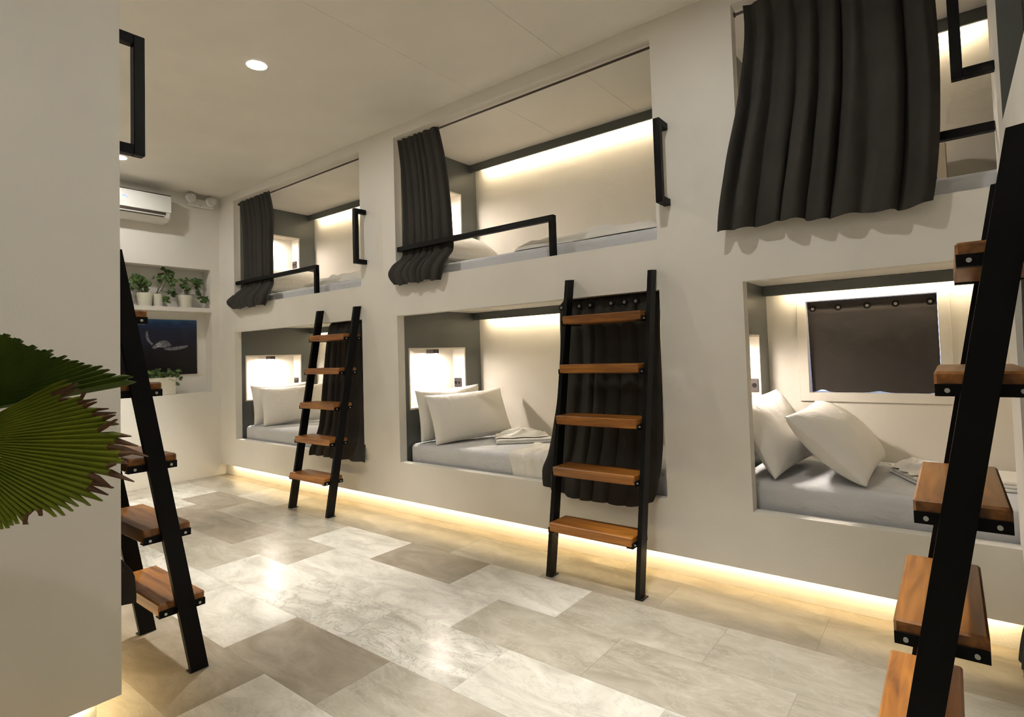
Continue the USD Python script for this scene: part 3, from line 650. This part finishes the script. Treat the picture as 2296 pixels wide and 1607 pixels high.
def niche_plant(name, label, px, py, z0, pr, ph, clusters, seed, pot='pot', long=None, leaf=.042):
    rg = np.random.default_rng(seed)
    t = Thing(name, label, 'plant', (px, py, z0))
    if long:
        t.part('planter', cut(cbox(px - pr, px + pr, py - long, py + long, z0 + .0005, z0 + ph, .004), box(px - pr + .008, px + pr - .008, py - long + .008, py + long - .008, z0 + ph - .02, z0 + ph + 1)), 'pot')
        t.part('soil', box(px - pr + .0085, px + pr - .0085, py - long + .0085, py + long - .0085, z0 + ph - .0198, z0 + ph - .012), 'soil')
    else:
        t.part('pot', lathe([(0, z0 + .0005), (pr * .78, z0 + .0005), (pr * .82, z0 + .006), (pr, z0 + ph - .004), (pr, z0 + ph), (pr - .006, z0 + ph), (pr - .008, z0 + ph - .014), (0, z0 + ph - .014)], px, py), 'pot', smooth=40)
        t.part('soil', lathe([(0, z0 + ph - .0125), (pr - .0095, z0 + ph - .0125), (pr - .0095, z0 + ph - .0139), (0, z0 + ph - .0139)], px, py), 'soil')
    lv, stx = [], []
    root = np.array([px, py, z0 + ph - .012])
    for (cx, cy, cz, sp, cnt) in clusters:
        c = np.array([cx, cy, cz]); m = (root + c) / 2 + np.array([.02, 0, .05]); q = np.linspace(0, 1, 10)[:, None]
        stx.append(tubepath((1 - q) ** 2 * (root + np.array([rg.uniform(-.02, .02), rg.uniform(-.02, .02), 0])) + 2 * q * (1 - q) * m + q ** 2 * c, .0018, 5))
        for _ in range(cnt):
            o = rg.normal(0, 1, 3) * sp * np.array([.7, 1, .8]); p = c + o; p[0] = max(p[0], XE - .135); p[1] = min(max(p[1], -.84), -.125); p[2] = max(p[2], z0 + .03)
            d = np.array([rg.uniform(.0, .5), rg.uniform(-1, 1), rg.uniform(-.9, .35)]); nn = np.array([1, rg.uniform(-.6, .6), rg.uniform(-.1, .9)])
            lv.append(leaf_shape(p, d, nn, leaf * rg.uniform(.75, 1.2)))
            stx.append(tubepath(np.linspace(c, p, 3), .0011, 4))
    t.part('stems', join(*stx), 'stem', kind='stuff')
    t.part('foliage', join(*lv), 'ivy', kind='stuff')

def nz(X, Y): return -.716 + (X - 335) * .00077, 1.858 - (Y - 1340) * .00079     # a place on the niche's back
def cl(lst): return [(XE - .06 + (.05 if len(q) > 4 else 0), *nz(q[0], q[1]), q[2], q[3]) for q in lst]
NB = 1.693
niche_plant('potted_ivy', 'trailing green ivy in the left cream pot of the wall niche', XE - .085, -.655, NB, .068, .125, cl([(330, 1210, .022, 9), (300, 1265, .022, 8), (390, 1230, .026, 10), (430, 1270, .022, 9), (350, 1290, .03, 9), (200, 1310, .012, 3, 1), (250, 1345, .014, 4, 1)]), 1)
niche_plant('potted_ivy', 'tall sprig of ivy in the middle pot at the back of the wall niche', XE - .105, -.535, NB, .052, .125, cl([(655, 1100, .014, 5), (640, 1170, .018, 6), (700, 1160, .014, 5), (545, 1200, .02, 5), (690, 1235, .016, 6), (715, 1255, .010, 4), (690, 1385, .020, 8, 1), (630, 1470, .016, 5, 1)]), 2)
niche_plant('potted_ivy', 'leafy ivy in the right cream pot of the wall niche, trailing over the edge', XE - .085, -.295, NB, .066, .125, cl([(880, 1210, .022, 7), (870, 1270, .018, 7), (980, 1220, .02, 7), (1030, 1185, .016, 6), (880, 1315, .018, 6), (1030, 1260, .012, 3), (990, 1355, .012, 3, 1), (1045, 1410, .012, 3, 1), (1100, 1430, .014, 5, 1), (1060, 1475, .012, 3, 1)]), 3)
fern = []
rgf = random.Random(2)
for k in range(17):
    yy = -.72 + .022 * k
    fern.append((XE - .045 + rgf.uniform(-.02, .03), yy, 1.045 + rgf.uniform(-.02, .03), .014, 6))
fern += [(XE - .0, -.375, 1.00, .010, 3), (XE - .0, -.40, .955, .012, 4)]
niche_plant('planter_box', 'low cream planter box with ferny greenery below the turtle picture', XE - .075, -.60, .845, .055, .165, fern, 4, long=.19, leaf=.030)

pic = Thing('ocean_picture', 'dark blue picture of a swimming sea turtle in the wall recess', 'picture', (XE - .135, -.56, 1.034))
pic.part('panel', cbox(XE - .1495, XE - .1345, -.96, -.168, 1.034, 1.576, .002), 'print')
def flat(pts, x, dx=.001):
    from shapely.geometry import Polygon
    g = trimesh.creation.extrude_polygon(Polygon(pts).buffer(.004).buffer(-.003), dx, engine='earcut'); q = np.array(g.vertices)
    return np.stack([x + q[:, 2], q[:, 0], q[:, 1]], 1), np.array(g.faces)
xs = XE - .1344
pic.part('turtle_flipper', flat([(-.628, 1.458), (-.613, 1.458), (-.609, 1.402), (-.589, 1.357), (-.567, 1.34), (-.579, 1.326), (-.614, 1.363), (-.63, 1.402)], xs), 'turtle')
pic.part('turtle_flipper', flat([(-.47, 1.294), (-.415, 1.30), (-.352, 1.311), (-.254, 1.322), (-.263, 1.301), (-.352, 1.278), (-.416, 1.272), (-.47, 1.28)], xs), 'turtle')
pic.part('turtle_body', flat([(-.579, 1.301), (-.549, 1.335), (-.508, 1.363), (-.457, 1.371), (-.426, 1.351), (-.407, 1.32), (-.436, 1.309), (-.467, 1.30), (-.519, 1.306), (-.559, 1.287)], xs), 'turtle')
pic.part('turtle_head', flat([(-.544, 1.329), (-.513, 1.352), (-.496, 1.334), (-.503, 1.309), (-.534, 1.303)], xs + .001), 'turtle2')

# ------------------------------------------------------------------ things on the upper near bed
single('storage_box', cbox(3.02, 3.20, .68, .86, 1.786, 2.085, .003), 'card', 'plain cream box standing on the upper near bed against the back', 'box')
t = Thing('bottle', 'small teal bottle on the upper near bed at the edge of the curtain', 'bottle', (3.13, .5, 1.786))
t.part('body', lathe([(0, 1.7865), (.028, 1.7865), (.030, 1.792), (.030, 1.895), (.014, 1.925), (.014, 1.930), (0, 1.930)], 3.13, .5, 20), 'teal', smooth=40)
t.part('cap', lathe([(0, 1.9302), (.015, 1.9302), (.015, 1.95), (0, 1.952)], 3.13, .5, 20), 'plastic', smooth=40)

# ------------------------------------------------------------------ fan palm in the foreground
palm = Thing('fan_palm', 'potted fan palm with pleated leaves and dry brown tips at the left edge', 'plant', (1.40, -3.05, 0))
palm.part('pot', lathe([(0, .001), (.13, .001), (.14, .01), (.18, .32), (.185, .34), (.17, .34), (.165, .31), (0, .31)], 1.40, -3.05), 'pot', smooth=40)
palm.part('soil', lathe([(0, .3125), (.163, .3125), (.163, .3105), (0, .3105)], 1.40, -3.05), 'soil')
def fan(hub, ex, ey, a0, a1, nseg, seed, reach, dry, droop, split=.10):
    """A pleated fan leaf: folded segments round the hub, notched tips, some of them dried. reach: (angle, length) pairs along the leaf's outline, in metres."""
    rg = np.random.default_rng(seed); hub, ex, ey = (np.asarray(q, float) for q in (hub, ex, ey)); ex = ex / np.linalg.norm(ex); ey = ey - ex * (ex @ ey); ey /= np.linalg.norm(ey)
    nrm = np.cross(ex, ey); an = np.radians(np.linspace(a0, a1, nseg + 1)); reach = np.array(sorted(reach), float)
    rr = np.array([.03, .15, .3, .45, .6, .75, .84, .90, .95, 1.0]); blade, dr = [], []
    for k in range(nseg):
        b0, b1 = an[k], an[k + 1]; mid = (b0 + b1) / 2; ln = np.interp(math.degrees(mid), reach[:, 0], reach[:, 1]) * rg.uniform(.97, 1.025); lean = rg.uniform(.10, .45) * (b1 - b0)
        def P(a, q, fold):
            r = q * ln; return hub + (math.cos(a) * ex + math.sin(a) * ey) * r + nrm * (fold * min(r * 6, 1) - droop * r * r)
        rows = []
        for q in rr:
            sh = 1.0 if q < 1 - split else max(0.0, (1 - q) / split)
            w = .5 * (b1 - b0) * (.08 + .92 * sh); c = mid - lean * (1 - sh)
            rows.append([P(c - w, q, -.004), P(c, q, .004), P(c + w, q, -.004)])
        G = np.array(rows); nd = int(dry(math.degrees(mid), rg)); cutrow = len(rr) - 1 - min(nd, 4) if nd else len(rr)
        blade.append(sheet(G[:min(cutrow + 1, len(rr))], .0012))
        if nd:
            H = G[cutrow:].copy(); curl, lift = rg.uniform(-.010, .016), rg.uniform(-.004, .006)
            for j in range(1, len(H)): H[j] += nrm * curl * j + up * lift * j
            if len(H) > 1: dr.append(sheet(H, .0012))
    return blade, dr
def petiole(hub):
    q = np.linspace(0, 1, 16)[:, None]; a = np.array([1.40, -3.05, .30]); m = np.array([1.36, -2.85, 1.0]); return tubepath((1 - q) ** 2 * a + 2 * q * (1 - q) * m + q ** 2 * np.asarray(hub), .006, 8)
def add_fan(label, green, hub, *args):
    bl, dr = fan(hub, *args)
    lf = palm.part('fan_leaf', join(*bl), green, label=label, kind='stuff')
    palm.part('leaf_stalk', petiole(hub), 'stem', parent=lf)
    for d in dr: palm.part('dry_tip', d, 'dry', parent=lf)
kA = 1.1 / FPX
add_fan('upper green fan leaf with a saw-toothed edge', 'palmdark', np.array([1.59, -2.537, 1.036]), rt + .08 * fw, up + .35 * fw, 11, 150, 64, 3, [(a, t * kA) for a, t in ((11, 447), (15, 405), (20, 358), (27, 308), (35, 273), (50, 236), (70, 220), (90, 230), (150, 260))], lambda a, g: 0, 0.0, .055)
kB = 1.0 / FPX
add_fan('lower yellow-green fan leaf with ragged brown tips', 'palm', np.array([1.752, -2.538, 1.005]), rt + .05 * fw, up + .25 * fw, -120, 34, 66, 5, [(a, t * kB) for a, t in ((-120, 190), (-80, 205), (-56, 222), (-37, 280), (-28, 326), (-23, 347), (-18, 372), (-10, 392), (-1, 404), (8, 360), (15, 322), (25, 280), (40, 255), (62, 230))],
        lambda a, g: g.choice([1, 2, 2, 3]) if -14 < a < 30 else (g.choice([0, 1, 2]) if -24 < a <= -14 else (g.choice([2, 3]) if -41 < a < -33 else 0)), 0.25)
add_fan('short green fan leaf behind the others', 'palmdark', np.array([1.47, -2.68, 1.0]), rt + .12 * fw, up + .2 * fw, -60, 120, 26, 9, [(-60, .20), (0, .26), (120, .18)], lambda a, g: 0, 0.1)
